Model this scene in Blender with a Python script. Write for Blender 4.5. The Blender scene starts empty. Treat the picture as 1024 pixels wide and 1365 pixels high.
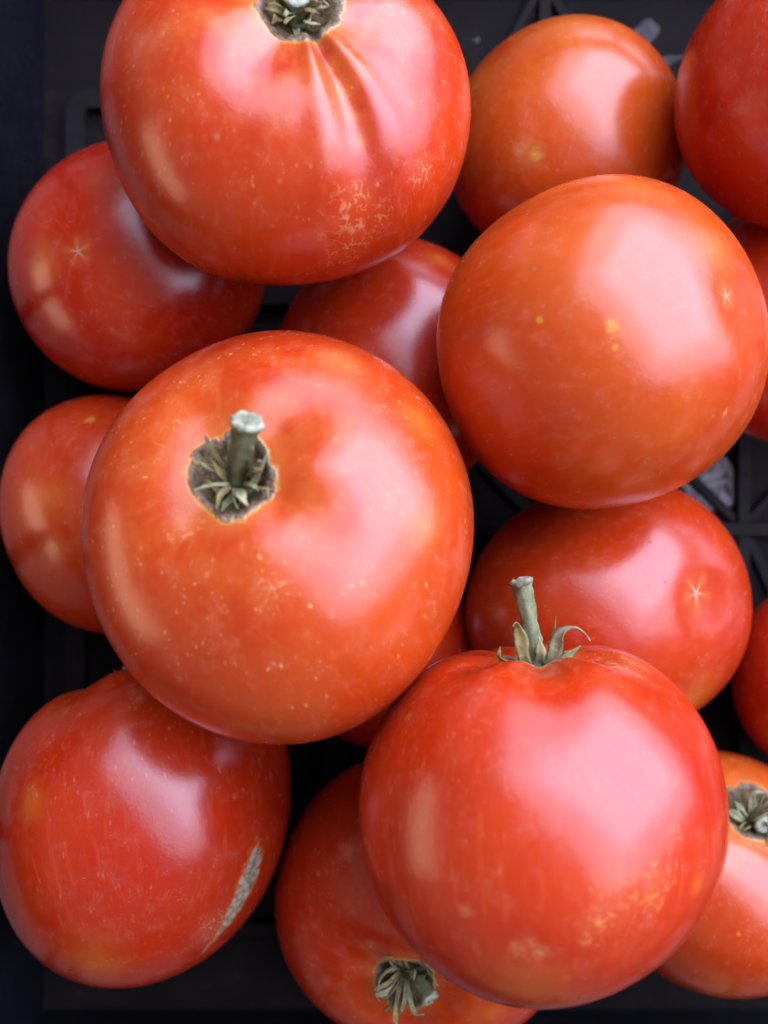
import bpy, math, random
import numpy as np
from mathutils import Vector, Matrix

# ------------------------------------------------------------------ camera, world, lamps, exposure
sc = bpy.context.scene
col = sc.collection
CAM_Z = 0.325
cam_d = bpy.data.cameras.new('camera')
cam = bpy.data.objects.new('camera', cam_d)
col.objects.link(cam)
cam.location = (0, 0, CAM_Z)
cam.rotation_euler = (0, 0, 0)
cam_d.sensor_fit = 'VERTICAL'
cam_d.sensor_height = 36.0
cam_d.lens = 36.0 * 1399.0 / 1365.0
cam_d.clip_start = 0.01
cam_d.clip_end = 200
cam_d.dof.use_dof = True
cam_d.dof.focus_distance = 0.235
cam_d.dof.aperture_fstop = 8.5
sc.camera = cam

w = bpy.data.worlds.new('World')
sc.world = w
w.use_nodes = True
bg = w.node_tree.nodes['Background']
bg.inputs[0].default_value = (1.0, 0.80, 0.72, 1)
bg.inputs[1].default_value = 0.32

def area(name, loc, target, sx, sy, power, color, spread=180):
    d = bpy.data.lights.new(name, 'AREA')
    d.shape = 'RECTANGLE'
    d.size, d.size_y = sx, sy
    d.energy = power
    d.color = color
    d.spread = math.radians(spread)
    o = bpy.data.objects.new(name, d)
    col.objects.link(o)
    o.location = loc
    o.rotation_euler = (Vector(target) - Vector(loc)).to_track_quat('-Z', 'Y').to_euler()
    return o

area('open_sky_light', (0.60, 0.54, 0.74), (0.0, 0, 0.06), 2.5, 2.0, 72.0, (0.66, 0.72, 1.0))
area('sky_core_light', (0.53, 0.47, 0.66), (0.0, 0, 0.06), 1.25, 0.95, 21.0, (0.60, 0.69, 1.0))  # added brighter core inside the sky lamp, feathers the highlights; no actual window
area('warm_side_light', (-0.8, -0.12, 0.17), (0, 0, 0.05), 0.55, 0.26, 1.25, (1.0, 0.68, 0.46))

sc.view_settings.view_transform = 'Standard'
sc.view_settings.look = 'None'
sc.view_settings.gamma = 1
sc.view_settings.use_curve_mapping = False
sc.view_settings.exposure = 0.0
sc.cycles.use_denoising = True
sc.cycles.max_bounces = 6
sc.cycles.use_adaptive_sampling = True
sc.cycles.adaptive_threshold = 0.03
sc.cycles.caustics_reflective = False

# ------------------------------------------------------------------ tomato shapes (numpy only)
# SHAPES-BEGIN
NT, NP = 110, 176
# per tomato: stem axis (world), spin, seed, flat (height / width), cav depth, cav width,
# valleys [(phi, amp, width)], bump amplitude, tip (blossom) dimple
SHP = {
 'T1':  dict(ax=(0.12, 0.40, 0.90), spin=0.0, seed=1, flat=.80, cav=.17, cw=.42, val=[(-1.16, .072, .125), (-2.0, .04, .34), (-.28, .03, .34), (.6, .05, .3), (1.8, .05, .3), (2.8, .04, .3)], bump=.026, tip=.02, cork=.21),
 'T2':  dict(ax=(0.30, -0.02, -0.92), spin=.6, seed=2, flat=.93, cav=.12, cw=.4, val=[], bump=.019, tip=.01, cork=.2),
 'T3':  dict(ax=(-0.15, 0.75, -0.62), spin=.2, seed=3, flat=.95, cav=.10, cw=.4, val=[], bump=.020, tip=.0, cork=.2),
 'T4':  dict(ax=(0.3, 0.8, -0.5), spin=.9, seed=4, flat=.90, cav=.12, cw=.4, val=[(1., .03, .4)], bump=.019, tip=.0, cork=.2),
 'T5':  dict(ax=(-0.62, -0.15, -0.77), spin=.3, seed=5, flat=.92, cav=.12, cw=.4, val=[], bump=.020, tip=.035, cork=.2),
 'T6':  dict(ax=(-0.2, -0.6, -0.7), spin=.3, seed=6, flat=.93, cav=.12, cw=.4, val=[], bump=.019, tip=.0, cork=.2),
 'T7':  dict(ax=(0.2, -0.4, -0.8), spin=.3, seed=7, flat=.92, cav=.12, cw=.4, val=[], bump=.019, tip=.0, cork=.2),
 'T8':  dict(ax=(0.5, 0.3, -0.7), spin=1.3, seed=8, flat=.93, cav=.12, cw=.4, val=[], bump=.02, tip=.02, cork=.2),
 'T9':  dict(ax=(-0.19, 0.40, 0.90), spin=0.0, seed=9, flat=.84, cav=.12, cw=.40, val=[(-.45, .035, .34), (-2.2, .025, .4), (.7, .03, .4), (2.2, .025, .4)], bump=.028, tip=.0, cork=.215),
 'T10': dict(ax=(-0.58, -0.09, -0.80), spin=.2, seed=10, flat=.88, cav=.12, cw=.4, val=[], bump=.020, tip=.075, tipw=.30, cork=.2),
 'T11': dict(ax=(-0.25, 0.93, -0.12), spin=.2, seed=11, flat=.98, shear=.09, cav=.12, cw=.4, val=[(.9, .03, .4), (2.4, .03, .4)], bump=.027, tip=.0, cork=.22),
 'T12': dict(ax=(-0.07, 0.99, -0.02), spin=0.0, seed=12, flat=.90, cav=.15, cw=.38, val=[(-.95, .03, .14), (-2.2, .05, .22), (.4, .03, .3), (1.5, .04, .3), (2.7, .04, .3)], bump=.015, tip=.02, cork=.2),
 'T13': dict(ax=(-0.22, -0.36, 0.90), spin=.4, seed=13, flat=.86, cav=.13, cw=.4, val=[(.3, .03, .4), (2.1, .03, .4), (-2., .03, .4)], bump=.019, tip=.0, cork=.20),
 'T14': dict(ax=(0.18, 0.78, 0.60), spin=.4, seed=14, flat=.86, cav=.12, cw=.42, val=[(1.3, .03, .4), (3.1, .03, .4)], bump=.019, tip=.0, cork=.27),
 'T15': dict(ax=(0.3, 0.3, -0.8), spin=.4, seed=15, flat=.92, cav=.12, cw=.4, val=[], bump=.019, tip=.0, cork=.2),
 'T16': dict(ax=(0.3, 0.3, -0.8), spin=.4, seed=16, flat=.92, cav=.12, cw=.4, val=[], bump=.019, tip=.0, cork=.2),
}

def axis_matrix(ax, spin):
    z = np.array(ax, float); z /= np.linalg.norm(z)
    up = np.array((0, 1, 0.)) if abs(z[1]) < .9 else np.array((0, 0, 1.))
    x = np.cross(up, z); x /= np.linalg.norm(x)
    y = np.cross(z, x)
    c, s = math.cos(spin), math.sin(spin)
    return np.stack([c * x + s * y, -s * x + c * y, z], 1)

def unit_tomato(p, th, ph):
    """surface of a tomato of equatorial radius 1, stem along +z; th, ph are arrays"""
    rng = np.random.RandomState(p['seed'])
    st, ct = np.sin(th), np.cos(th)
    g = np.clip(th / .30, 0, 1) ** 1.3 * np.clip(1 - (th - .45) / 1.35, 0, 1) ** 1.5
    R = np.ones_like(th)
    for (p0, a, wd) in p['val']:
        dphi = (ph - p0 + math.pi) % (2 * math.pi) - math.pi
        # a valley with a rounded ridge each side
        R = R + g * a * (-np.exp(-(dphi / wd) ** 2) + .35 * np.exp(-((np.abs(dphi) - 1.9 * wd) / (wd * .9)) ** 2))
    tl = math.pi - th
    if p.get('tipv'):
        k = p['tipv']
        R = R - .012 * np.exp(-((tl - .38) / .22) ** 2) * (np.abs(np.cos(ph * k / 2 + .4)) ** .7 - .6)
    x = R * st * np.cos(ph)
    y = R * st * np.sin(ph)
    z = p['flat'] * R * np.sign(ct) * np.abs(ct) ** .93
    z = z - p['cav'] * np.exp(-(th / p['cw']) ** 2)
    ck = p['cork']
    z = z - .10 * np.clip(1 - th / (ck * .82), 0, 1) ** .6
    z = z + p['tip'] * np.exp(-(tl / p.get('tipw', .22)) ** 2)
    P = np.stack([x, y, z], -1)
    d = np.zeros_like(th)
    for i in range(9):
        k = rng.normal(size=3); k /= np.linalg.norm(k)
        k = k * rng.uniform(1.6, 4.2)
        d = d + np.sin(P @ k + rng.uniform(0, 6.28)) / np.linalg.norm(k) * 2
    P = P * (1 + p['bump'] * d * np.clip(th / .4, 0, 1))[..., None]
    return P

def tomato_arrays(p):
    t = np.linspace(0, 1, NT)
    th = math.pi * (t ** 1.25)
    th[-1] = math.pi
    ph = np.linspace(0, 2 * math.pi, NP, endpoint=False)
    TH, PH = np.meshgrid(th[1:-1], ph, indexing='ij')
    TH = np.concatenate([[0.], TH.ravel(), [math.pi]])
    PH = np.concatenate([[0.], PH.ravel(), [0.]])
    P = unit_tomato(p, TH, PH)
    n = NT - 2
    faces = []
    for j in range(NP):
        faces.append((0, 1 + j, 1 + (j + 1) % NP))
    for i in range(n - 1):
        a = 1 + i * NP
        for j in range(NP):
            k = (j + 1) % NP
            faces.append((a + j, a + NP + j, a + NP + k, a + k))
    a = 1 + (n - 1) * NP
    for j in range(NP):
        faces.append((a + j, a + NP, a + (j + 1) % NP))
    return P, TH, PH, faces
def oriented(p, P):
    Q = P @ axis_matrix(p['ax'], p['spin']).T
    Q[:, 0] += p.get('shear', 0) * Q[:, 1]
    return Q
# SHAPES-END

# where each tomato lies: centre (m), half sizes along world x, y, z (m)
# BAKED-BEGIN
PLACE = {
 'T1': ((-0.02127, 0.09244, 0.08319), (0.04395, 0.04661, 0.04528)),
 'T2': ((-0.06803, 0.06742, 0.03362), (0.03600, 0.03452, 0.03526)),
 'T3': ((0.05044, 0.10176, 0.03219), (0.03256, 0.03054, 0.03155)),
 'T4': ((0.10048, 0.10137, 0.07025), (0.02976, 0.03303, 0.03139)),
 'T5': ((0.04992, 0.03892, 0.07902), (0.04046, 0.03821, 0.03933)),
 'T6': ((0.00380, 0.04056, 0.03169), (0.03363, 0.03584, 0.03473)),
 'T7': ((0.11473, 0.05343, 0.02972), (0.03134, 0.03414, 0.03274)),
 'T8': ((-0.07583, -0.00083, 0.02979), (0.03092, 0.03299, 0.03196)),
 'T9': ((-0.02413, -0.00566, 0.09030), (0.04013, 0.04492, 0.04252)),
 'T10': ((0.06215, -0.02551, 0.03412), (0.04181, 0.03463, 0.03822)),
 'T11': ((-0.06561, -0.08190, 0.04427), (0.03741, 0.04281, 0.04011)),
 'T12': ((0.03536, -0.06512, 0.09692), (0.03828, 0.04410, 0.04119)),
 'T13': ((0.01142, -0.10735, 0.03488), (0.03948, 0.03876, 0.03912)),
 'T14': ((0.09270, -0.09925, 0.03296), (0.03336, 0.03425, 0.03380)),
 'T15': ((0.12651, -0.04835, 0.02609), (0.02540, 0.02827, 0.02683)),
 'T16': ((0.00115, -0.03923, 0.02544), (0.02631, 0.02730, 0.02680)),
}
# skin marks, and patches of warm left-side light coloured in: tomato -> [(kind, position from the centre, radius)]
MARKS = {
 'T1': [('net', (0.01547, -0.03094, 0.02260), 0.00971), ('net', (0.01289, -0.03647, 0.01649), 0.00725), ('net', (0.02886, -0.02009, 0.02057), 0.00601), ('gold', (0.01110, -0.00181, 0.02961), 0.00243), ('gold', (0.01266, -0.00748, 0.03051), 0.00272), ('gold', (0.01462, -0.01271, 0.03037), 0.00242), ('gold', (0.01640, -0.01752, 0.02901), 0.00213), ('tan', (-0.01177, -0.01794, 0.03358), 0.00134), ('pale', (-0.02913, 0.00350, 0.02619), 0.00925)],
 'T2': [('star', (-0.00850, -0.00224, 0.02898), 0.00206), ('warm_glow', (-0.01851, -0.00404, 0.02470), 0.00801), ('pale', (-0.00415, 0.01619, 0.02704), 0.00661)],
 'T3': [('gold', (-0.00232, 0.02486, 0.02132), 0.02329), ('tan', (-0.01353, -0.01004, 0.02520), 0.00574), ('tan', (-0.01626, -0.00910, 0.02415), 0.00346), ('yellow', (-0.01168, -0.01077, 0.02565), 0.00229), ('gold', (-0.02496, 0.01221, 0.01430), 0.00995)],
 'T4': [('pale', (-0.01785, -0.01120, 0.01786), 0.00508)],
 'T5': [('star', (0.02058, 0.00553, 0.02969), 0.00155), ('yellow', (-0.00469, -0.00278, 0.03918), 0.00207), ('yellow', (-0.01877, -0.00029, 0.03441), 0.00121), ('yellow', (-0.00405, -0.00630, 0.03896), 0.00104), ('yellow', (0.02158, -0.01810, 0.02613), 0.00126), ('gold', (0.00229, 0.03072, 0.02327), 0.01114), ('gold', (0.01789, 0.01566, 0.02936), 0.00929), ('dot', (-0.01919, 0.01069, 0.03207), 0.00046), ('dot', (0.01466, -0.00807, 0.03489), 0.00045)],
 'T6': [('gold', (0.01050, 0.02558, 0.01912), 0.00549)],
 'T7': [],
 'T8': [('warm_glow', (-0.00998, 0.00417, 0.02841), 0.00915), ('warm_glow', (-0.00781, -0.00826, 0.02745), 0.00536), ('yellow', (-0.00173, 0.02495, 0.01979), 0.00197)],
 'T9': [('gold', (0.01517, 0.03750, 0.01469), 0.00786), ('gold', (0.03157, 0.02464, 0.01794), 0.00620), ('gold', (0.03197, 0.00307, 0.02787), 0.00665), ('pale', (-0.01575, 0.00456, 0.02957), 0.00440), ('net', (-0.01567, 0.00310, 0.03002), 0.00497), ('net', (-0.00598, -0.01245, 0.03604), 0.00114), ('tan', (-0.01611, -0.02726, 0.02772), 0.00104), ('tan', (0.03419, -0.02509, 0.01124), 0.00224), ('net', (0.00343, -0.00948, 0.03773), 0.00563), ('pale', (0.01440, 0.03744, 0.01514), 0.00785)],
 'T10': [('star', (0.01643, 0.00520, 0.02662), 0.00283), ('dot', (0.00387, 0.01814, 0.02999), 0.00075), ('dot', (0.00713, 0.00823, 0.03245), 0.00055), ('pale', (-0.01081, 0.01304, 0.03251), 0.00222), ('gold', (0.01908, -0.02259, 0.01903), 0.00972)],
 'T11': [('gold', (-0.01740, 0.01381, 0.03364), 0.00600), ('tan', (0.02956, 0.01315, 0.02731), 0.00109), ('tan', (0.00589, 0.03634, 0.02526), 0.00164), ('gold', (-0.00277, -0.02595, 0.03031), 0.01253), ('scar', (0.03196, -0.00933, 0.02211), 0.00000), ('netl', (0.02321, -0.01998, 0.02506), 0.00731)],
 'T12': [('netg', (0.01365, 0.03290, 0.00547), 0.00875), ('net', (0.01655, 0.03228, 0.00667), 0.00633), ('netg', (0.00922, -0.00385, 0.03794), 0.01019), ('netg', (0.00231, -0.01041, 0.03853), 0.00542), ('netg', (0.01857, 0.00431, 0.03362), 0.00417), ('netg', (-0.00965, -0.01453, 0.03678), 0.00410), ('tan', (-0.02036, -0.00883, 0.03380), 0.00222), ('tan', (-0.01097, -0.01470, 0.03637), 0.00219), ('tan', (-0.00698, -0.01476, 0.03721), 0.00218), ('netg', (0.01530, -0.00337, 0.03547), 0.00551), ('tan', (-0.03024, 0.02288, 0.01119), 0.00171), ('dot', (-0.01637, 0.02989, 0.02052), 0.00059), ('gold', (-0.00888, -0.02468, 0.03101), 0.01268), ('pale', (0.00300, -0.02756, 0.02783), 0.00859), ('gold', (0.02411, -0.00566, 0.02904), 0.00285)],
 'T13': [('pale', (-0.02897, 0.00194, 0.02321), 0.00210), ('pale', (-0.02621, -0.01320, 0.02135), 0.00250), ('tan', (-0.02027, 0.02216, 0.02673), 0.00301), ('tan', (-0.02802, 0.01527, 0.02312), 0.00134), ('gold', (-0.01458, -0.00022, 0.02953), 0.00261), ('gold', (0.01430, -0.01704, 0.02940), 0.00745)],
 'T14': [('yellow', (-0.00446, -0.00569, 0.03105), 0.00093), ('gold', (-0.00227, 0.01465, 0.02458), 0.00765), ('gold', (-0.00614, -0.02392, 0.02173), 0.00773)],
 'T15': [],
 'T16': [],
}
# BAKED-END

# ------------------------------------------------------------------ node helpers
class NT_:
    def __init__(s, name):
        s.m = bpy.data.materials.new(name)
        s.m.use_nodes = True
        s.t = s.m.node_tree
        s.b = s.t.nodes['Principled BSDF']
        s.n = 0
    def node(s, typ, **kw):
        x = s.t.nodes.new(typ)
        s.n += 1
        x.location = (-200 * (s.n % 20), -150 * (s.n // 20))
        for k, v in kw.items():
            setattr(x, k, v)
        return x
    def put(s, sock, v):
        if hasattr(v, 'links'):
            s.t.links.new(v, sock)
        else:
            sock.default_value = v
    def math(s, op, a, b=None, clamp=False):
        x = s.node('ShaderNodeMath', operation=op, use_clamp=clamp)
        s.put(x.inputs[0], a)
        if b is not None:
            s.put(x.inputs[1], b)
        return x.outputs[0]
    def vmath(s, op, a, b=None):
        x = s.node('ShaderNodeVectorMath', operation=op)
        s.put(x.inputs[0], a)
        if b is not None:
            s.put(x.inputs[1], b)
        return x.outputs['Value'] if op in ('DISTANCE', 'LENGTH', 'DOT_PRODUCT') else x.outputs[0]
    def ramp(s, v, lo, hi):                     # smoothstep lo..hi -> 0..1 (lo may exceed hi)
        x = s.node('ShaderNodeMapRange', interpolation_type='SMOOTHSTEP')
        s.put(x.inputs[0], v)
        if lo <= hi:
            s.put(x.inputs[1], lo); s.put(x.inputs[2], hi); s.put(x.inputs[3], 0.0); s.put(x.inputs[4], 1.0)
        else:
            s.put(x.inputs[1], hi); s.put(x.inputs[2], lo); s.put(x.inputs[3], 1.0); s.put(x.inputs[4], 0.0)
        return x.outputs[0]
    def lin(s, v, a, b, c, d):
        x = s.node('ShaderNodeMapRange')
        for i, q in enumerate((v, a, b, c, d)):
            s.put(x.inputs[i], q)
        return x.outputs[0]
    def noise(s, vec, scale, detail=3.0, rough=.55, dist=0.0, w=None):
        x = s.node('ShaderNodeTexNoise')
        if w is not None:
            x.noise_dimensions = '4D'
            s.put(x.inputs['W'], w)
        s.put(x.inputs['Vector'], vec)
        s.put(x.inputs['Scale'], scale); s.put(x.inputs['Detail'], detail)
        s.put(x.inputs['Roughness'], rough); s.put(x.inputs['Distortion'], dist)
        return x.outputs[0]
    def voro(s, vec, scale, feature='F1', rnd=1.0):
        x = s.node('ShaderNodeTexVoronoi', feature=feature)
        s.put(x.inputs['Vector'], vec); s.put(x.inputs['Scale'], scale); s.put(x.inputs['Randomness'], rnd)
        return x
    def mix(s, f, a, b):
        x = s.node('ShaderNodeMix', data_type='RGBA')
        s.put(x.inputs[0], f)
        for i, q in ((6, a), (7, b)):
            s.put(x.inputs[i], q if hasattr(q, 'links') else (*q, 1.0))
        return x.outputs[2]
    def bump(s, h, strength, dist, nrm=None):
        x = s.node('ShaderNodeBump')
        s.put(x.inputs['Strength'], strength); s.put(x.inputs['Distance'], dist); s.put(x.inputs['Height'], h)
        if nrm is not None:
            s.put(x.inputs['Normal'], nrm)
        return x.outputs[0]
    def attr(s, name, vec=False):
        x = s.node('ShaderNodeAttribute', attribute_name=name)
        return x.outputs['Vector'] if vec else x.outputs['Fac']

# ------------------------------------------------------------------ tomato skin
# red, deep red, shoulder amount (orange), speckle amount
SKIN = {
 'T1': dict(sh=.35, sp=.8, hue=0.35), 'T2': dict(sh=.0, sp=.15, hue=0.05), 'T3': dict(sh=.9, sp=.2, hue=0.85),
 'T4': dict(sh=.1, sp=.25, hue=0.1), 'T5': dict(sh=.0, sp=.35, hue=0.85), 'T6': dict(sh=.0, sp=.2, hue=0.15),
 'T7': dict(sh=.0, sp=.2, hue=0.2), 'T8': dict(sh=.0, sp=.25, hue=0.4), 'T9': dict(sh=.25, sp=1.25, hue=0.55),
 'T10': dict(sh=.0, sp=.25, hue=0.3), 'T11': dict(sh=.2, sp=.7, hue=0.15), 'T12': dict(sh=.1, sp=.4, hue=0.2),
 'T13': dict(sh=.1, sp=.35, hue=0.2), 'T14': dict(sh=.35, sp=.3, hue=0.65), 'T15': dict(sh=.0, sp=.1, hue=0.05), 'T16': dict(sh=.0, sp=.1, hue=0.05),
}

def skin_material(key, seed, cork):
    c = SKIN[key]
    N = NT_('tomato_skin_' + key.lower())
    u = N.attr('ucoord', True)
    mer = N.attr('meridian', True)
    th = N.attr('theta')
    obj = N.node('ShaderNodeTexCoord').outputs['Object']
    off = N.vmath('ADD', u, (seed * 3.7, seed * 1.3, -seed * 2.1))
    n_big = N.noise(off, 1.4, 3, .45)
    n_mid = N.noise(off, 4.5, 3, .6)
    # ripe red, patchy towards orange
    red = N.mix(N.ramp(n_big, .32, .70), (.34, .0080, .0018), (.41, .020, .0025))
    h = N.math('MULTIPLY', N.ramp(N.math('ADD', N.math('MULTIPLY', N.noise(off, 1.1, 2, .5), .78), N.math('MULTIPLY', n_mid, .22)), .30, .70), c['hue'] * .6)
    h = N.math('ADD', h, c['hue'] * .4)
    colr = N.mix(h, red, (.48, .082, .006))
    # flesh fibres that show through near the stem, running along the meridians
    fib = N.noise(N.vmath('MULTIPLY', mer, (7, 7, 1.2)), 3.0, 4, .6)
    colr = N.mix(N.math('MULTIPLY', N.ramp(fib, .52, .75), .16), colr, (.70, .15, .05))
    if c['sh'] > 0:
        s = N.math('MULTIPLY', N.ramp(th, 1.15, .25), N.ramp(n_mid, .32, .62))
        colr = N.mix(N.math('MULTIPLY', s, c['sh']), colr, (.50, .14, .015))
    nd = N.math('SUBTRACT', N.noise(obj, 160, 3, .6), .5)
    nd2 = N.math('SUBTRACT', N.noise(obj, 420, 3, .6), .5)
    rough_add = N.math('MULTIPLY', N.math('SUBTRACT', n_mid, .5), .10)
    scar = None          # grows into a mask of dry corky skin
    def add_scar(m):
        nonlocal scar
        scar = m if scar is None else N.math('MAXIMUM', scar, m)
    # net of hairline cracks, warped
    warp = N.vmath('ADD', obj, N.vmath('MULTIPLY', N.vmath('SUBTRACT', N_col(N, obj, 240), (.5, .5, .5)), (.006, .006, .006)))
    lines = None
    for kind, pos, r in MARKS.get(key, []):
        d = N.vmath('DISTANCE', obj, pos)
        if kind in ('gold', 'warm_glow', 'pale', 'yellow', 'tan'):  # the warm kind paints side light into orange skin patches
            jag = {'gold': .7, 'warm_glow': .55, 'pale': .8, 'yellow': 2.2, 'tan': 2.4}[kind]
            dd = N.math('ADD', d, N.math('MULTIPLY', nd2 if kind in ('yellow', 'tan') else nd, r * jag))
            soft = {'gold': -.5, 'warm_glow': -.3, 'pale': -.4, 'yellow': .1, 'tan': .2}[kind]
            m = N.ramp(dd, r * (1.25 if soft < 0 else 1), r * soft)
            if kind == 'tan':
                m = N.math('MULTIPLY', m, N.lin(nd2, -.12, .12, .25, 1.0))
            amt, cc = {'gold': (.60, (.52, .15, .018)), 'warm_glow': (.45, (.55, .17, .035)), 'pale': (.26, (.55, .17, .085)),
                       'yellow': (.6, (.52, .27, .03)), 'tan': (.5, (.46, .22, .08))}[kind]
            colr = N.mix(N.math('MULTIPLY', m, amt), colr, cc)
        elif kind in ('net', 'netg', 'netl'):
            if lines is None:
                v = N.voro(warp, 330, 'DISTANCE_TO_EDGE').outputs['Distance']
                lines = N.math('MULTIPLY', N.ramp(v, .085, .02), N.ramp(nd2, -.03, .10))
                frag = N.ramp(N.noise(warp, 600, 2, .5), .60, .70)
                lines = N.math('MAXIMUM', lines, N.math('MULTIPLY', frag, .7))
            reg = N.ramp(N.math('ADD', d, N.math('MULTIPLY', nd, r * 1.5)), r, r * .25)
            m = N.math('MULTIPLY', lines, reg)
            cc = {'net': (.50, .28, .13), 'netg': (.55, .22, .05), 'netl': (.48, .36, .24)}[kind]
            colr = N.mix(N.math('MULTIPLY', reg, .12), colr, (.52, .16, .05))
            colr = N.mix(N.math('MULTIPLY', m, .48), colr, cc)
            add_scar(N.math('MULTIPLY', m, .6))
        elif kind == 'dot':
            m = N.ramp(d, r * 1.1, r * .5)
            colr = N.mix(m, colr, (.32, .10, .05))
            add_scar(N.math('MULTIPLY', m, .7))
        elif kind == 'star':                     # dry blossom end with short points
            ln = N.vmath('SUBTRACT', obj, pos)
            sx = N.node('ShaderNodeSeparateXYZ'); N.put(sx.inputs[0], ln)
            ang = N.math('ARCTAN2', sx.outputs[1], sx.outputs[0])
            arm = N.math('POWER', N.math('ABSOLUTE', N.math('COSINE', N.math('ADD', N.math('MULTIPLY', ang, 2.5), seed * 1.0))), 5.0)
            rr = N.math('MULTIPLY', N.math('ADD', N.math('MULTIPLY', arm, .75), .42), r * .78)
            q = N.math('DIVIDE', N.math('ADD', d, N.math('MULTIPLY', nd2, r * 1.8)), rr)
            halo = N.ramp(d, r * 2.8, r * .4)
            colr = N.mix(N.math('MULTIPLY', halo, N.math('ADD', N.math('MULTIPLY', arm, .30), .15)), colr, (.60, .24, .07))
            m = N.ramp(q, 1.0, .62)
            colr = N.mix(N.math('MULTIPLY', m, N.lin(nd2, -.15, .1, .3, 1.0)), colr, (.34, .27, .18))
            add_scar(m)
        elif kind == 'scar':                     # healed split in the skin: long, jagged, silvery
            a = Vector(pos)
            t = Vector((.50, .86, .10)).normalized()
            ln = N.vmath('SUBTRACT', obj, pos)
            al = N.vmath('DOT_PRODUCT', ln, tuple(t))
            ds = N.math('SQRT', N.math('MAXIMUM', N.math('SUBTRACT', N.vmath('DOT_PRODUCT', ln, ln), N.math('MULTIPLY', al, al)), 0.0))
            hw = N.math('MULTIPLY', N.ramp(N.math('ABSOLUTE', N.math('SUBTRACT', al, .001)), .0235, .001), .0035)
            jag = N.math('ADD', ds, N.math('MULTIPLY', nd2, .0052))
            m = N.ramp(N.math('SUBTRACT', hw, jag), -.0001, .0004)
            rim = N.ramp(N.math('SUBTRACT', hw, jag), -.0016, .0001)
            colr = N.mix(N.math('MULTIPLY', rim, .45), colr, (.62, .20, .05))
            tone = N.mix(N.ramp(N.noise(obj, 500, 3, .6), .35, .65), (.17, .13, .075), (.40, .34, .25))
            colr = N.mix(m, colr, tone)
            add_scar(m)
    # pale flecks, drawn out along the meridians
    if c['sp'] > 0:
        v = N.voro(N.vmath('MULTIPLY', N.vmath('ADD', mer, N.vmath('MULTIPLY', N_col(N, off, 6), (.06, .06, .2))), (33, 33, 9)), 1.0)
        cell = N.node('ShaderNodeSeparateColor'); N.put(cell.inputs[0], v.outputs['Color'])
        size = N.lin(cell.outputs[0], 0, 1, -.02, .30)
        fl = N.math('MULTIPLY', N.ramp(N.math('SUBTRACT', v.outputs['Distance'], size), .05, -.05), N.ramp(cell.outputs[1], .1, .45))
        fl = N.math('MULTIPLY', fl, N.math('MULTIPLY', N.ramp(n_mid, .40, .58), N.lin(cell.outputs[2], 0, 1, .3, 1.0)))
        fl = N.math('MULTIPLY', fl, N.math('MULTIPLY', N.ramp(th, .28, .42), N.ramp(th, 2.4, 1.3)))
        colr = N.mix(N.math('MULTIPLY', fl, .7 * c['sp']), colr, (.58, .24, .10))
    # tiny lenticel dots all over
    v = N.voro(off, 34)
    cell = N.node('ShaderNodeSeparateColor'); N.put(cell.inputs[0], v.outputs['Color'])
    dots = N.math('MULTIPLY', N.ramp(v.outputs['Distance'], .16, .06), N.ramp(cell.outputs[0], .72, .8))
    colr = N.mix(N.math('MULTIPLY', dots, .20), colr, (.60, .22, .12))
    # dusty bloom on the skin
    dust = N.math('MULTIPLY', N.ramp(N.noise(off, 9, 4, .7), .45, .8), .05)
    colr = N.mix(dust, colr, (.62, .42, .36))
    # corky ring round the stem: yellow edge, then mauve-grey cork
    thn = N.math('ADD', th, N.math('MULTIPLY', N.math('SUBTRACT', N.noise(off, 4.5, 5, .65), .5), .20))
    ye = N.ramp(thn, cork * 1.5, cork * 1.0)
    colr = N.mix(N.math('MULTIPLY', ye, .45), colr, (.52, .13, .02))
    ck = N.ramp(thn, cork * 1.03, cork * .93)
    edge = N.math('MULTIPLY', N.ramp(thn, cork * 1.10, cork * 1.03), .5)
    colr = N.mix(edge, colr, (.48, .32, .07))
    cork_tone = N.mix(N.ramp(N.noise(off, 16, 6, .7), .36, .66), (.12, .08, .058), (.30, .235, .20))
    cork_tone = N.mix(N.ramp(thn, cork * 1.02, cork * .78), cork_tone, N.mix(N.ramp(N.noise(off, 22, 4, .7), .35, .65), (.045, .03, .01), (.13, .09, .045)))
    colr = N.mix(ck, colr, cork_tone)
    add_scar(ck)
    rough = N.math('ADD', .24, rough_add)
    rough = N.math('ADD', rough, N.math('MULTIPLY', dust, .9))
    rough = N.math('ADD', rough, N.math('MULTIPLY', scar, .45), clamp=True)
    N.put(N.b.inputs['Base Color'], colr)
    N.put(N.b.inputs['Roughness'], rough)
    N.put(N.b.inputs['IOR'], 1.58)
    N.put(N.b.inputs['Specular IOR Level'], N.math('MULTIPLY', N.math('SUBTRACT', 1.0, N.math('MULTIPLY', scar, .85)), .5))
    N.put(N.b.inputs['Subsurface Weight'], .18)
    N.put(N.b.inputs['Subsurface Radius'], (1.0, .25, .12))
    N.put(N.b.inputs['Subsurface Scale'], .004)
    hgt = N.math('ADD', N.math('MULTIPLY', N.noise(obj, 1500, 1, .5), .025), N.math('MULTIPLY', ck, N.noise(obj, 900, 3, .7)))
    b3 = N.bump(hgt, .8, .0012)
    N.put(N.b.inputs['Normal'], b3)
    return N.m

def N_col(N, vec, scale):
    x = N.node('ShaderNodeTexNoise')
    N.put(x.inputs['Vector'], vec); N.put(x.inputs['Scale'], scale); N.put(x.inputs['Detail'], 2.0)
    return x.outputs['Color']

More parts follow.
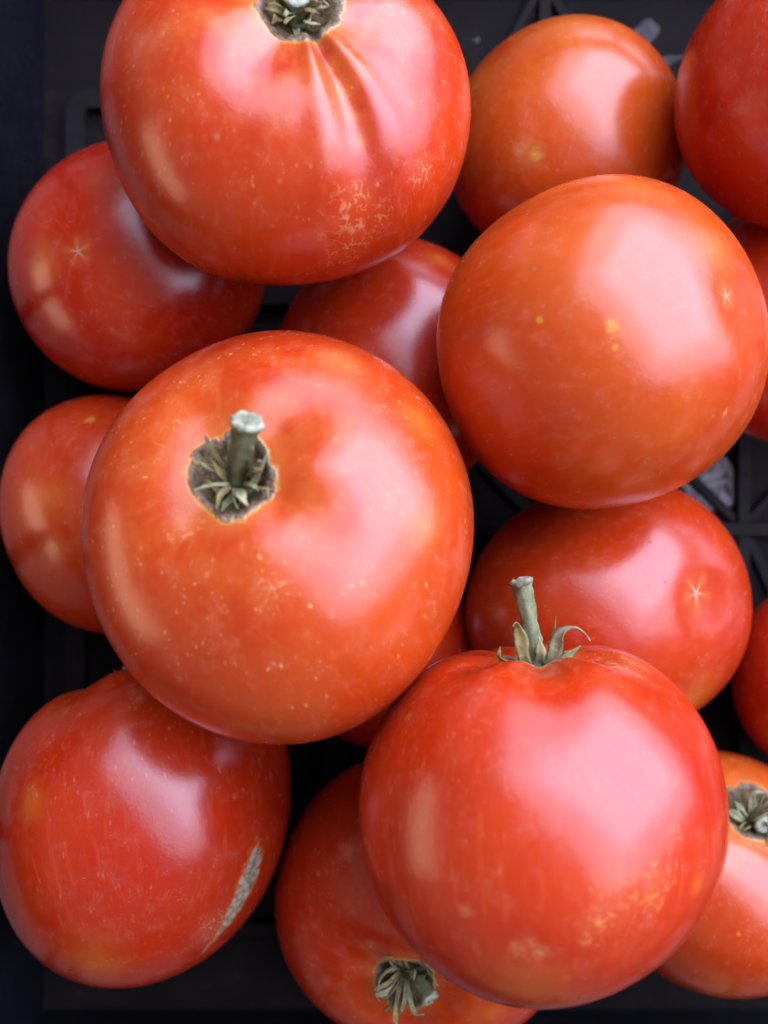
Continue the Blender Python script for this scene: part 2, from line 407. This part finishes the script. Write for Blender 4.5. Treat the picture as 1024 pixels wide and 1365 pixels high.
def plant_material(name, a, b, c, scale=500, rough=.75, stretch=(1, 1, 1)):
    N = NT_(name)
    obj = N.vmath('MULTIPLY', N.node('ShaderNodeTexCoord').outputs['Object'], stretch)
    n1 = N.noise(obj, scale, 5, .65)
    n2 = N.noise(obj, scale * .35, 3, .6)
    colr = N.mix(N.ramp(n1, .3, .7), a, b)
    colr = N.mix(N.ramp(n2, .5, .75), colr, c)
    N.put(N.b.inputs['Base Color'], colr)
    N.put(N.b.inputs['Roughness'], rough)
    N.put(N.b.inputs['Specular IOR Level'], .25)
    N.put(N.b.inputs['Normal'], N.bump(n1, .6, .0008))
    return N.m

M_STEM = plant_material('dry_stem', (.12, .14, .07), (.23, .25, .135), (.10, .09, .035))
M_STEM_DARK = plant_material('dark_stem', (.075, .08, .03), (.15, .155, .08), (.06, .05, .022))
M_CUT = plant_material('cut_stem_end', (.13, .135, .085), (.37, .375, .27), (.10, .105, .06), 450)
M_SEPAL = plant_material('dry_sepal', (.16, .125, .04), (.27, .22, .085), (.08, .052, .018))
M_SEPAL_PALE = plant_material('pale_sepal', (.24, .225, .115), (.33, .305, .17), (.13, .10, .045))
M_SEPAL_GREY = plant_material('grey_green_sepal', (.15, .165, .075), (.28, .29, .155), (.10, .08, .03))

def crate_material(name, base=(.006, .0046, .0045), dusty=(.030, .022, .021), rough=.7, amount=.6):
    N = NT_(name)
    obj = N.node('ShaderNodeTexCoord').outputs['Object']
    n1 = N.noise(obj, 38, 6, .68)
    n2 = N.noise(obj, 260, 4, .7)
    n3 = N.noise(N.vmath('MULTIPLY', obj, (1, 1, .3)), 900, 2, .5)
    d = N.math('MULTIPLY', N.ramp(n1, .42, .75), N.ramp(n2, .30, .72))
    colr = N.mix(N.math('MULTIPLY', d, amount), base, dusty)
    colr = N.mix(N.math('MULTIPLY', N.ramp(n2, .66, .78), .35 * amount), colr, (.11, .095, .10))
    N.put(N.b.inputs['Base Color'], colr)
    N.put(N.b.inputs['Roughness'], N.math('ADD', rough, N.math('MULTIPLY', d, .3)))
    N.put(N.b.inputs['Specular IOR Level'], .10)
    N.put(N.b.inputs['Normal'], N.bump(N.math('ADD', n2, N.math('MULTIPLY', n3, .5)), .25, .001))
    return N.m

M_CRATE = crate_material('black_crate_plastic')
M_WALL = crate_material('crate_wall_plastic', (.0050, .0050, .0070), (.016, .0155, .020), .6, .5)
M_RIB = crate_material('crate_rib_plastic', (.0085, .0068, .0072), (.036, .028, .028), .6, .6)

def dirt_material(name, k):
    N = NT_(name)
    obj = N.node('ShaderNodeTexCoord').outputs['Object']
    n1 = N.noise(obj, 420, 5, .7, .8)
    n2 = N.noise(obj, 1400, 3, .6)
    colr = N.mix(N.ramp(n1, .40, .56), (.02, .017, .02), (.26 * k, .245 * k, .25 * k))
    colr = N.mix(N.math('MULTIPLY', N.ramp(n2, .45, .7), .5), colr, (.34 * k, .33 * k, .33 * k))
    N.put(N.b.inputs['Base Color'], colr)
    N.put(N.b.inputs['Roughness'], .9)
    N.put(N.b.inputs['Normal'], N.bump(n1, .5, .0008))
    return N.m
M_DIRT = dirt_material('dried_chalky_dirt', .8)
M_SMEAR = dirt_material('faint_dirt_smear', .25)

def ground_material():
    N = NT_('ground_concrete')
    obj = N.node('ShaderNodeTexCoord').outputs['Object']
    n1 = N.noise(obj, 3, 8, .65); n2 = N.noise(obj, 90, 4, .6)
    N.put(N.b.inputs['Base Color'], N.mix(N.ramp(N.math('ADD', N.math('MULTIPLY', n1, .6), N.math('MULTIPLY', n2, .4)), .35, .65), (.05, .046, .042), (.11, .10, .092)))
    N.put(N.b.inputs['Roughness'], .9)
    N.put(N.b.inputs['Normal'], N.bump(n2, .4, .004))
    return N.m

# ------------------------------------------------------------------ mesh helpers
def mesh_obj(name, verts, faces, mat, parent=None, loc=(0, 0, 0), smooth=True):
    me = bpy.data.meshes.new(name)
    me.from_pydata([tuple(map(float, v)) for v in verts], [], [tuple(f) for f in faces])
    me.validate()
    me.update()
    if smooth:
        me.shade_smooth()
    me.materials.append(mat)
    o = bpy.data.objects.new(name, me)
    col.objects.link(o)
    o.location = loc
    if parent is not None:
        o.parent = parent
    return o

def tag(o, label=None, cat=None, group=None, kind=None):
    if label: o['label'] = label
    if cat: o['category'] = cat
    if group: o['group'] = group
    if kind: o['kind'] = kind
    return o

def smooth_path(pts, n):
    pts = [np.array(p, float) for p in pts]
    if len(pts) == 2:
        pts = [pts[0], (pts[0] + pts[1]) / 2, pts[1]]
    P = [2 * pts[0] - pts[1]] + pts + [2 * pts[-1] - pts[-2]]
    out = []
    seg = len(pts) - 1
    for i in range(n):
        s = i / (n - 1) * seg
        k = min(int(s), seg - 1); t = s - k
        a, b, c, d = P[k:k + 4]
        out.append(.5 * ((2 * b) + (c - a) * t + (2 * a - 5 * b + 4 * c - d) * t * t + (3 * b - 3 * c + d - a) * t ** 3))
    return np.array(out)

def frames(path, hint=(0, 0, 1)):
    T = np.gradient(path, axis=0)
    T /= np.linalg.norm(T, axis=1)[:, None] + 1e-12
    n = np.array(hint, float)
    res = []
    for t in T:
        n = n - t * (n @ t)
        L = np.linalg.norm(n)
        if L < 1e-6:
            n = np.cross(t, (1, 0.3, .2)); L = np.linalg.norm(n)
        n = n / L
        res.append((t, n, np.cross(t, n)))
    return res

def tube(path, radii, rng, sides=14, ridges=5, ridge=.15, jag=0.0):
    fr = frames(path)
    V, F = [], []
    m = len(path)
    ph = rng.uniform(0, 6)
    for i in range(m):
        t, n, b = fr[i]
        for j in range(sides):
            a = 2 * math.pi * j / sides
            r = radii[i] * (1 + ridge * math.sin(a * ridges + ph + i * .06) + rng.normal() * .035)
            v = path[i] + (n * math.cos(a) + b * math.sin(a)) * r
            if i == m - 1 and jag:
                v = v + t * rng.uniform(-jag, jag)
            V.append(v)
    for i in range(m - 1):
        for j in range(sides):
            k = (j + 1) % sides
            F.append((i * sides + j, i * sides + k, (i + 1) * sides + k, (i + 1) * sides + j))
    F.append(tuple(range(sides - 1, -1, -1)))
    F.append(tuple((m - 1) * sides + j for j in range(sides)))
    return V, F

def cut_face(path, r, rng, sides=14):
    """the torn end of a stem: a thin uneven cap with a hollow middle"""
    fr = frames(path)
    t, n, b = fr[-1]
    e = path[-1]
    V, F = [], []
    rings = [(1.04, -.10), (1.06, .18), (.80, .34), (.42, .12), (.12, .05)]
    for (k, hgt) in rings:
        for j in range(sides):
            a = 2 * math.pi * j / sides
            q = 1 + rng.normal() * .07
            V.append(e + (n * math.cos(a) + b * math.sin(a)) * r * k * q + t * r * (hgt + rng.normal() * .08))
    for i in range(len(rings) - 1):
        for j in range(sides):
            k = (j + 1) % sides
            F.append((i * sides + j, i * sides + k, (i + 1) * sides + k, (i + 1) * sides + j))
    F.append(tuple(range(sides - 1, -1, -1)))
    F.append(tuple((len(rings) - 1) * sides + j for j in range(sides)))
    return V, F

def sepal(path, width, thick, rng, twist=0.0, cup=.35, hint=(0, 0, 1)):
    """a dry calyx leaf: a tapering, cupped, closed blade along a bent path"""
    fr = frames(path, hint)
    m = len(path)
    V, F = [], []
    prof = [(-1, 0), (-.5, 1), (0, .55), (.5, 1), (1, 0), (.5, -.6), (0, -1), (-.5, -.6)]
    S = len(prof)
    ph = rng.uniform(0, 6)
    for i in range(m):
        s = i / (m - 1)
        wd = width * (max(.02, (min(1, .45 + s * 2.2)) * (1 - s ** 2.2))) * (1 + .16 * math.sin(s * 14 + ph))
        tw = twist * s + .25 * math.sin(s * 9 + ph)
        t, n, b = fr[i]
        side = b * math.cos(tw) + n * math.sin(tw)
        up = n * math.cos(tw) - b * math.sin(tw)
        for (x, y) in prof:
            V.append(path[i] + side * (x * wd / 2) + up * (y * thick / 2 + cup * wd / 2 * x * x * (1 + .3 * math.sin(s * 11 + x * 3)) ))
    for i in range(m - 1):
        for j in range(S):
            k = (j + 1) % S
            F.append((i * S + j, i * S + k, (i + 1) * S + k, (i + 1) * S + j))
    F.append(tuple(range(S - 1, -1, -1)))
    F.append(tuple((m - 1) * S + j for j in range(S)))
    return V, F

# ------------------------------------------------------------------ ground and crate
gv = [(-3, -3, 0), (3, -3, 0), (3, 3, 0), (-3, 3, 0)]
g = mesh_obj('ground', gv, [(0, 1, 2, 3)], ground_material(), None, (0, 0, -.0165), False)
tag(g, kind='structure')

crate = bpy.data.objects.new('crate', None)
col.objects.link(crate)
crate.location = (.03, .017, -.016)
tag(crate, 'black ribbed plastic crate holding all the tomatoes', 'crate')
CO = np.array((.03, .017, -.016))

def box_verts(x0, x1, y0, y1, z0, z1):
    return [(x0, y0, z0), (x1, y0, z0), (x1, y1, z0), (x0, y1, z0), (x0, y0, z1), (x1, y0, z1), (x1, y1, z1), (x0, y1, z1)]
BF = [(0, 3, 2, 1), (4, 5, 6, 7), (0, 1, 5, 4), (1, 2, 6, 5), (2, 3, 7, 6), (3, 0, 4, 7)]

def bevelled(o, wdt=.0006, seg=2):
    m = o.modifiers.new('bevel', 'BEVEL')
    m.width = wdt; m.segments = seg; m.limit_method = 'ANGLE'
    return o

def crate_part(name, verts, faces, mat, bev=.0007, parent=crate):
    o = mesh_obj(name, np.array(verts, float) - CO, faces, mat, parent, smooth=False)
    return bevelled(o, bev) if bev else o

IX0, IX1, IY0, IY1 = -.1065, .168, -.156, .190        # inner edges of the base
base = crate_part('base', box_verts(IX0 - .004, IX1 + .004, IY0 - .004, IY1 + .004, -.016, -.0045), BF, M_CRATE, 0)

def bar(x0, y0, x1, y1, wd, z1=-.0006, z0=-.0052, name='rib', mat=None):
    a, b = np.array((x0, y0)), np.array((x1, y1))
    t = (b - a) / np.linalg.norm(b - a)
    n = np.array((-t[1], t[0])) * wd / 2
    ins = n * .82
    V = []
    for z, q in ((z0, n), (z1, ins)):
        for p in (a - q, b - q, b + q, a + q):
            V.append((p[0], p[1], z))
    return crate_part(name, V, BF, mat or M_RIB, .0005)

# lattice of the base: straight ribs and crossing diagonals, each a bar
zt = -.0008
for i, yy in enumerate((-.130, -.0055, .0560, .1650)):
    bar(IX0 + .004, yy, IX1 - .004, yy, .0052, z1=-.0006)
for i, xx in enumerate((.0500, .1120)):
    bar(xx, IY0 + .004, xx, IY1 - .004, .0046, z1=-.0012)
def diag(x0, y0, x1, y1, z1=-.0020):
    bar(x0, y0, x1, y1, .0036, z1=z1)
for (cx, cy, hw, hh) in ((.081, .0253, .029, .028), (.081, -.068, .029, .060), (.140, .0253, .026, .028), (.140, -.068, .026, .060), (.020, -.068, .028, .060), (.081, .1105, .029, .052), (.140, .1105, .026, .052), (.020, .1105, .028, .052), (.020, .0253, .028, .028)):
    diag(cx - hw, cy - hh, cx + hw, cy + hh)
    diag(cx - hw, cy + hh, cx + hw, cy - hh, -.0024)

def rounded_ring(x0, x1, y0, y1, rad, wd, z0, z1, name):
    def loop(ins, z):
        L = []
        r = max(rad - ins, .0012)
        for (cx, cy, a0) in ((x1 - ins - r, y1 - ins - r, 0), (x0 + ins + r, y1 - ins - r, 90), (x0 + ins + r, y0 + ins + r, 180), (x1 - ins - r, y0 + ins + r, 270)):
            for k in range(7):
                a = math.radians(a0 + 15 * k)
                L.append((cx + r * math.cos(a), cy + r * math.sin(a), z))
        return L
    loops = [loop(0, z0), loop(.0006, z1), loop(wd - .0006, z1), loop(wd, z0)]
    n = len(loops[0])
    V = sum(loops, [])
    F = []
    for i in range(4):
        a, b = i * n, ((i + 1) % 4) * n
        for j in range(n):
            k = (j + 1) % n
            F.append((a + j, a + k, b + k, b + j))
    return crate_part(name, V, F, M_RIB, 0)
rounded_ring(-.0995, -.012, .0640, .1320, .008, .0070, -.0052, -.0008, 'raised_frame')
rounded_ring(-.0995, -.012, -.122, -.0120, .008, .0070, -.0052, -.0008, 'raised_frame')

# walls lean outwards a little; each has a rim and upright ribs on the inside
H, LEAN, TH_ = .088, .008, .003
def lean(z):
    return LEAN * (z + .0045) / (H + .0045)
def panel(name, axis, sgn, p, q0, q1, za, zb, parent=crate):
    V = []
    for z in (za, zb):
        o = lean(z)
        for dd in (0, TH_):
            pp = p + sgn * (o + dd)
            ext = o + TH_ if axis == 'y' else o
            for qq in (q0 - ext, q1 + ext):
                V.append((pp, qq, z) if axis == 'x' else (qq, pp, z))
    F = [(0, 1, 5, 4), (2, 6, 7, 3), (0, 4, 6, 2), (1, 3, 7, 5), (4, 5, 7, 6), (0, 2, 3, 1)]
    return crate_part(name, V, F, M_WALL, .0006, parent)
def wall(axis, sgn, p, q0, q1):
    # a solid skirt, an open slot between upright ribs, a top rail and a rim
    wo = panel('wall', axis, sgn, p, q0, q1, -.0045, .030)
    panel('top_rail', axis, sgn, p, q0, q1, .068, H, wo)
    m = int((q1 - q0) / .062)
    for i in range(m + 1):
        qq = q0 + .006 + (q1 - q0 - .012) * i / m
        V = []
        for z in (.0285, H - .004):
            o = lean(z)
            for (dd, hw) in ((.0024, .0034), (-.0016, .0024)):
                pp = p + sgn * (o + dd)
                for e in (-hw, hw):
                    V.append((pp, qq + e, z) if axis == 'x' else (qq + e, pp, z))
        r = mesh_obj('upright_rib', np.array(V) - CO, [(0, 1, 5, 4), (2, 6, 7, 3), (0, 4, 6, 2), (1, 3, 7, 5), (4, 5, 7, 6), (0, 2, 3, 1)], M_WALL, wo, smooth=False)
        bevelled(r, .0004)
    pp = p + sgn * (LEAN + TH_ * .5)
    e = LEAN + TH_ + (.004 if axis == 'y' else -.0045)
    a0, a1 = pp - .005, pp + .005
    if axis == 'x':
        crate_part('rim', box_verts(a0, a1, q0 - e, q1 + e, H + .0004, H + .0075), BF, M_WALL, .0015, parent=wo)
    else:
        crate_part('rim', box_verts(q0 - e, q1 + e, a0, a1, H + .0004, H + .0075), BF, M_WALL, .0015, parent=wo)
wall('x', -1, IX0, IY0, IY1)
wall('x', 1, IX1, IY0, IY1)
wall('y', -1, IY0, IX0, IX1)
wall('y', 1, IY1, IX0, IX1)

def dirt(cx, cy, rx, ry, rot, seed, z=-.0042, lumps=.12, name='dirt_patch', mat=None):
    rng = np.random.RandomState(seed)
    n = 40
    amp = [(rng.normal() * lumps / k, rng.uniform(0, 6.28)) for k in range(1, 7)]
    def ring(s, zz):
        L = []
        for j in range(n):
            a = 2 * math.pi * j / n
            r = s * (1 + sum(A * math.sin((k + 1) * a + p_) for k, (A, p_) in enumerate(amp)))
            x, y = rx * r * math.cos(a), ry * r * math.sin(a)
            c, s_ = math.cos(rot), math.sin(rot)
            L.append((cx + x * c - y * s_, cy + x * s_ + y * c, zz))
        return L
    V = ring(1, z - .0008) + ring(.97, z) + ring(.6, z + .0002)
    F = [tuple(range(n - 1, -1, -1)), tuple(2 * n + j for j in range(n))]
    for i in range(2):
        for j in range(n):
            k = (j + 1) % n
            F.append((i * n + j, i * n + k, (i + 1) * n + k, (i + 1) * n + j))
    return crate_part(name, V, F, mat or M_DIRT, 0)
dirt(.1005, .0125, .0115, .0085, -.75, 3)
dirt(.0795, .1480, .0085, .0030, .75, 5, lumps=.25, mat=M_SMEAR)
dirt(.0830, .1395, .0105, .0016, .30, 6, lumps=.3, mat=M_SMEAR)
dirt(.0455, .1560, .0020, .0011, .2, 7, mat=M_SMEAR)
dirt(.0290, .1480, .0011, .0008, .2, 8, mat=M_SMEAR)

# ------------------------------------------------------------------ tomatoes
LABEL = {
 'T1': 'large ribbed tomato at top left, its grey stem scar cut by the photo edge',
 'T2': 'round tomato against the left crate wall, tucked under the ribbed top-left tomato',
 'T3': 'tomato with golden orange shoulder at the top, on the crate floor',
 'T4': 'tomato in the top right corner, cut off by the photo edge',
 'T5': 'large smooth orange-red tomato at right with yellow spots, lying on others',
 'T6': 'half-hidden tomato in the gap between the three biggest upper left tomatoes',
 'T7': 'tomato mostly hidden behind the smooth yellow-spotted tomato at the right edge',
 'T8': 'tomato at the left edge, partly under the big stemmed tomato in the centre',
 'T9': 'biggest tomato, left of centre, with pale cut stem in a grey scar',
 'T10': 'tomato with star-shaped blossom scar, behind the tall upright dry stem',
 'T11': 'tomato in the bottom left corner with a silvery split scar',
 'T12': 'large glossy tomato at bottom centre with a tall dry stem standing up',
 'T13': 'tomato at the bottom edge with dark shrivelled calyx, under the tall-stemmed one',
 'T14': 'tomato in the bottom right corner with curled grey calyx',
 'T15': 'small dark red tomato at the right edge, above the bottom right corner',
 'T16': 'deep red tomato almost hidden at the bottom of the central gap',
}
ORDER = ['T2', 'T3', 'T6', 'T7', 'T8', 'T10', 'T11', 'T13', 'T14', 'T15', 'T16', 'T4', 'T5', 'T1', 'T9', 'T12']
POLE, ROOT, BASE = {}, {}, {}
for key in ORDER:
    p = SHP[key]
    c, s = PLACE[key]
    P, TH, PH, faces = tomato_arrays(p)
    W = oriented(p, P) * np.array(s)
    zmin = W[:, 2].min()
    root = bpy.data.objects.new('tomato', None)
    root.empty_display_size = .01
    col.objects.link(root)
    basep = np.array((c[0], c[1], c[2] + zmin))
    root.location = tuple(basep)
    tag(root, LABEL[key], 'tomato', 'tomatoes heaped in the crate')
    body = mesh_obj('skin', W, faces, skin_material(key, p['seed'], p['cork']), root, (0, 0, -zmin))
    me = body.data
    for nm, typ, arr in (('ucoord', 'FLOAT_VECTOR', P), ('meridian', 'FLOAT_VECTOR', np.stack([np.cos(PH) * np.sin(np.clip(TH, .5, 2.6)), np.sin(PH) * np.sin(np.clip(TH, .5, 2.6)), TH], 1)), ('theta', 'FLOAT', TH)):
        at = me.attributes.new(nm, typ, 'POINT')
        at.data.foreach_set('vector' if typ == 'FLOAT_VECTOR' else 'value', np.ascontiguousarray(arr, dtype=np.float32).ravel())
    POLE[key] = W[0] + np.array(c)
    ROOT[key], BASE[key] = root, basep

# stems and calyx leaves; points are millimetres from the bottom of the stem hollow
def stem(key, pts, radii, seed, mat=None, cut=True, flare=1.0):
    rng = np.random.RandomState(seed)
    o = POLE[key]
    path = smooth_path([o + np.array(q) * .001 for q in pts], 22)
    rr = np.interp(np.linspace(0, 1, 22), np.linspace(0, 1, len(radii)), radii) * .001
    V, F = tube(path, rr, rng, jag=.0003)
    so = mesh_obj('stem', np.array(V) - BASE[key], F, mat or M_STEM, ROOT[key])
    if cut:
        V, F = cut_face(path, rr[-1] * flare, rng)
        mesh_obj('cut_end', np.array(V) - BASE[key], F, M_CUT, so)
    return so

def leaf(key, pts, width, seed, mat=None, thick=.35, twist=0.0, cup=.35, hint=(0, 0, 1)):
    rng = np.random.RandomState(seed)
    o = POLE[key]
    path = smooth_path([o + np.array(q) * .001 for q in pts], 24)
    V, F = sepal(path, width * .001, thick * .001, rng, twist, cup, hint)
    return mesh_obj('sepal', np.array(V) - BASE[key], F, mat or M_SEPAL, ROOT[key])

# biggest tomato: pale cut stem leaning up the picture, dry leaves in the hollow
stem('T9', [(0, 0, -1), (.2, 2.5, 4), (1.4, 6.6, 9), (3.0, 11.4, 13.0)], [3.2, 2.3, 2.1, 2.7], 1, M_STEM_DARK, flare=1.15)
leaf('T9', [(-1, -2.5, 1), (2.5, -1.0, 5.7), (5.0, 2.5, 8.1), (6.2, 6.0, 9.1), (5.4, 8.0, 9.8)], 1.7, 2, M_SEPAL_PALE)
leaf('T9', [(1.5, -0.5, 1), (3.0, 3.0, 8.2), (4.2, 7.0, 13.1)], 2.6, 3, M_SEPAL_GREY, twist=1.0)
leaf('T9', [(-1, 1, 1), (-3.0, 2.0, 5.7), (-4.4, 4.6, 8.6)], 2.4, 4, M_SEPAL)
leaf('T9', [(-1, -1, 1), (-3.8, -1.0, 5.2), (-5.4, 0.6, 8.2)], 2.2, 5, M_SEPAL)
leaf('T9', [(0.5, -1.5, 0.5), (1.0, -4.0, 5.0), (0.6, -6.0, 8.0)], 2.0, 6, M_SEPAL_GREY)
leaf('T9', [(2, -1, 0.5), (4.6, -2.6, 5.2), (6.2, -2.6, 8.6), (6.6, -0.5, 10.1)], 1.8, 7, M_SEPAL_GREY, twist=1.4)
leaf('T9', [(-0.5, -1.5, 0.8), (-2.2, -3.8, 4.7), (-2.8, -5.4, 7.6)], 1.9, 8, M_SEPAL_GREY)

# tall-stemmed tomato
stem('T12', [(0, 0, 0), (-1.2, 7, 2), (-2.6, 14, 3.2), (-4.2, 21.5, 4.2)], [2.4, 1.9, 1.65, 2.2], 11, M_STEM, flare=1.1)
leaf('T12', [(-1, 1, 0.5), (-3.6, 5, 3.5), (-4.6, 10, 5), (-5.6, 13.0, 5.8), (-6.4, 12.2, 6.4)], 3.4, 12, M_SEPAL, twist=.8)
leaf('T12', [(0, 1, 0.5), (-0.2, 6, 4.5), (-0.6, 10, 5.2)], 3.2, 13, M_SEPAL_PALE, twist=.6)
leaf('T12', [(1, 1, .5), (2.8, 6, 3.4), (4.4, 10.4, 4.4), (6.8, 11.8, 5.2), (8.8, 10.8, 5.6), (10.2, 9.2, 5.8)], 3.6, 14, M_SEPAL_PALE, twist=2.6)
leaf('T12', [(1, 0, 0.5), (4.6, 4.6, 3.5), (8.6, 8.2, 4.6)], 2.8, 15, M_SEPAL_GREY)
leaf('T12', [(1, 1, 0.5), (2.6, 8, 2.2), (3.4, 14.2, 2.8)], 1.4, 16, M_SEPAL)
leaf('T12', [(-1, 0, 0.5), (-6.0, 3.6, 3.2), (-9.0, 5.6, 5.6), (-9.0, 8.0, 6.4)], 2.2, 17, M_SEPAL_GREY, twist=1.2)
leaf('T12', [(-1, 0, 0.5), (-7.0, 1.8, 3.4), (-10.5, 3.6, 5.8)], 2.0, 18, M_SEPAL_PALE)

# bottom tomato: dark shrivelled calyx, stem end turned down the picture
stem('T13', [(0, 0, -1), (2.0, -1.5, 3), (3.6, -2.6, 5.5), (5.4, -4.4, 7.4)], [2.6, 2.2, 2.1, 2.4], 21, M_STEM_DARK, flare=.95)
leaf('T13', [(0, 0, 0.5), (-1.2, 5.5, 6.2), (-1.4, 10.5, 10.1)], 2.0, 22, M_SEPAL)
leaf('T13', [(-0.5, 0, 0.5), (-4.5, 2.5, 6.2), (-7.0, 1.0, 8.6), (-7.4, -2.5, 9.1)], 2.6, 23, M_SEPAL_GREY, twist=1.0)
leaf('T13', [(-.5, -.5, .5), (-2.5, -4.5, 6.6), (-3.4, -8.0, 8.6), (-2.6, -10.6, 9.2), (-.4, -11.2, 9.6)], 3.0, 24, M_SEPAL, twist=1.6)
leaf('T13', [(0, -1, .5), (.4, -5, 7), (1.8, -7.6, 8.8), (4.0, -7.4, 9.6)], 2.2, 25, M_SEPAL_GREY, twist=1.2)
leaf('T13', [(1, 0, 0.5), (4.6, 2.0, 6.2), (7.4, -0.5, 9.6)], 2.4, 26, M_SEPAL_GREY)
leaf('T13', [(-0.5, 0.5, 0.5), (-3.6, 5.0, 6.2), (-6.4, 6.4, 9.0)], 2.2, 27, M_SEPAL)
leaf('T13', [(0, 0.5, 0.5), (3.0, 5.0, 6.7), (4.8, 4.0, 9.6)], 2.6, 28, M_STEM_DARK)

# bottom right tomato: curled grey calyx
leaf('T14', [(0, 0, 0.5), (-4.0, 2.5, 6.2), (-7.6, 5.2, 8.6), (-9.4, 4.0, 9.8), (-8.8, 1.6, 10.6)], 2.4, 31, M_SEPAL_GREY, twist=1.0)
leaf('T14', [(0, 0, 0.5), (-3.6, 4.4, 5.8), (-5.8, 7.6, 7.6)], 2.6, 32, M_SEPAL_GREY)
leaf('T14', [(0, 0, 0.5), (-0.8, 5.2, 5.4), (-1.0, 9.4, 7.8), (1.8, 10.0, 8.6)], 2.4, 33, M_SEPAL_PALE, twist=.8)
leaf('T14', [(0, 0, 0.5), (-4.0, -0.6, 6.4), (-5.6, -3.2, 10.0)], 3.0, 34, M_SEPAL)
leaf('T14', [(0, 0, 0.5), (3.0, 1.0, 7.2), (1.4, -3.4, 10.6), (-1.0, -5.0, 12.2), (1.2, -6.6, 12.6)], 1.6, 35, M_SEPAL_PALE, twist=1.5)
leaf('T14', [(0, 0, 0.5), (3.6, 3.4, 6.2), (5.6, 7.4, 8.2)], 2.4, 36, M_SEPAL_GREY)
leaf('T14', [(0, 0, 0.5), (-0.5, 2.6, 7.7), (2.6, 5.0, 9.8), (4.6, 2.2, 11.1)], 1.5, 37, M_SEPAL_PALE, twist=1.2)
stem('T14', [(0, 0, -1), (.8, .6, 3), (1.8, .8, 6)], [2.6, 2.2, 2.2], 38, M_STEM_DARK)

# top left tomato: broken stem and dry leaves in the hollow
stem('T1', [(0, 0, -1), (.3, 1.0, 2.5), (.5, 2.6, 5.5)], [3.4, 2.8, 2.6], 41, M_STEM_DARK)
leaf('T1', [(1, 0, 0.5), (3.0, -1.5, 5.2), (3.0, -3.4, 7.6), (5.6, -4.0, 8.2)], 2.6, 42, M_SEPAL_PALE, twist=.8)
leaf('T1', [(-1, 0, 0.5), (-3.4, -1.0, 4.7), (-4.4, -3.4, 7.1)], 3.0, 43, M_SEPAL)
leaf('T1', [(1, 1, 0.5), (4.6, 1.4, 5.2), (6.6, 3.0, 7.6)], 2.4, 44, M_SEPAL)
leaf('T1', [(-1, 1, 0.5), (-4.2, 3.0, 5.2), (-6.0, 5.4, 7.1)], 2.4, 45, M_SEPAL)
leaf('T1', [(0, -1, 0.5), (0.4, -4.0, 4.2), (1.8, -6.0, 6.4)], 1.8, 46, M_SEPAL_GREY)

# bottom left tomato: tip of a dry leaf behind the biggest tomato
leaf('T11', [(0, 0, 0.5), (-0.5, 4.0, 3.0), (-1.0, 9.0, 6.5)], 2.6, 51, M_SEPAL_PALE)
leaf('T11', [(0, 0, 0.5), (-3.5, 3.0, 3.0), (-6.0, 5.0, 6.0)], 2.4, 52, M_SEPAL_GREY)
stem('T11', [(0, 0, -1), (1.0, 4.0, .5), (2.0, 8.0, 1.0)], [2.2, 1.8, 2.0], 53)

# torn shreds of dry calyx left in the hollows
def shreds(key, n, seed, reach, rise, mats, tilt=(0, 0)):
    rng = np.random.RandomState(seed)
    for i in range(n):
        a = 2 * math.pi * (i + rng.uniform(-.35, .35)) / n
        d = np.array((math.cos(a), math.sin(a)))
        R_, h_ = reach * rng.uniform(.7, 1.1), rise * rng.uniform(.75, 1.2)
        k = rng.uniform(-.5, .5)
        sd = np.array((-d[1], d[0])) * k
        pts = []
        hook = rng.uniform(-.5, .6)
        for t, zz in ((.10, .1), (.34, .55), (.70, .95), (1.0, 1.05), (1.0 - .25 * abs(hook), 1.05 + hook * .5)):
            q = d * R_ * t + sd * R_ * t * t + np.array(tilt) * zz
            pts.append((q[0], q[1], h_ * zz))
        leaf(key, pts, rng.uniform(1.1, 2.6), seed * 50 + i, mats[i % len(mats)], twist=rng.uniform(-3.2, 3.2), cup=rng.uniform(.2, .7))
shreds('T9', 14, 61, 8.0, 8.0, [M_SEPAL, M_SEPAL_GREY, M_SEPAL_PALE], (-.8, 1.8))
shreds('T1', 11, 62, 6.0, 6.5, [M_SEPAL, M_SEPAL_GREY, M_SEPAL], (.4, 1.8))
shreds('T13', 14, 63, 7.0, 7.0, [M_SEPAL, M_STEM_DARK, M_SEPAL_GREY], (-.8, -1.5))
shreds('T14', 11, 64, 6.0, 6.0, [M_SEPAL_GREY, M_SEPAL, M_SEPAL_PALE], (.6, 3.0))
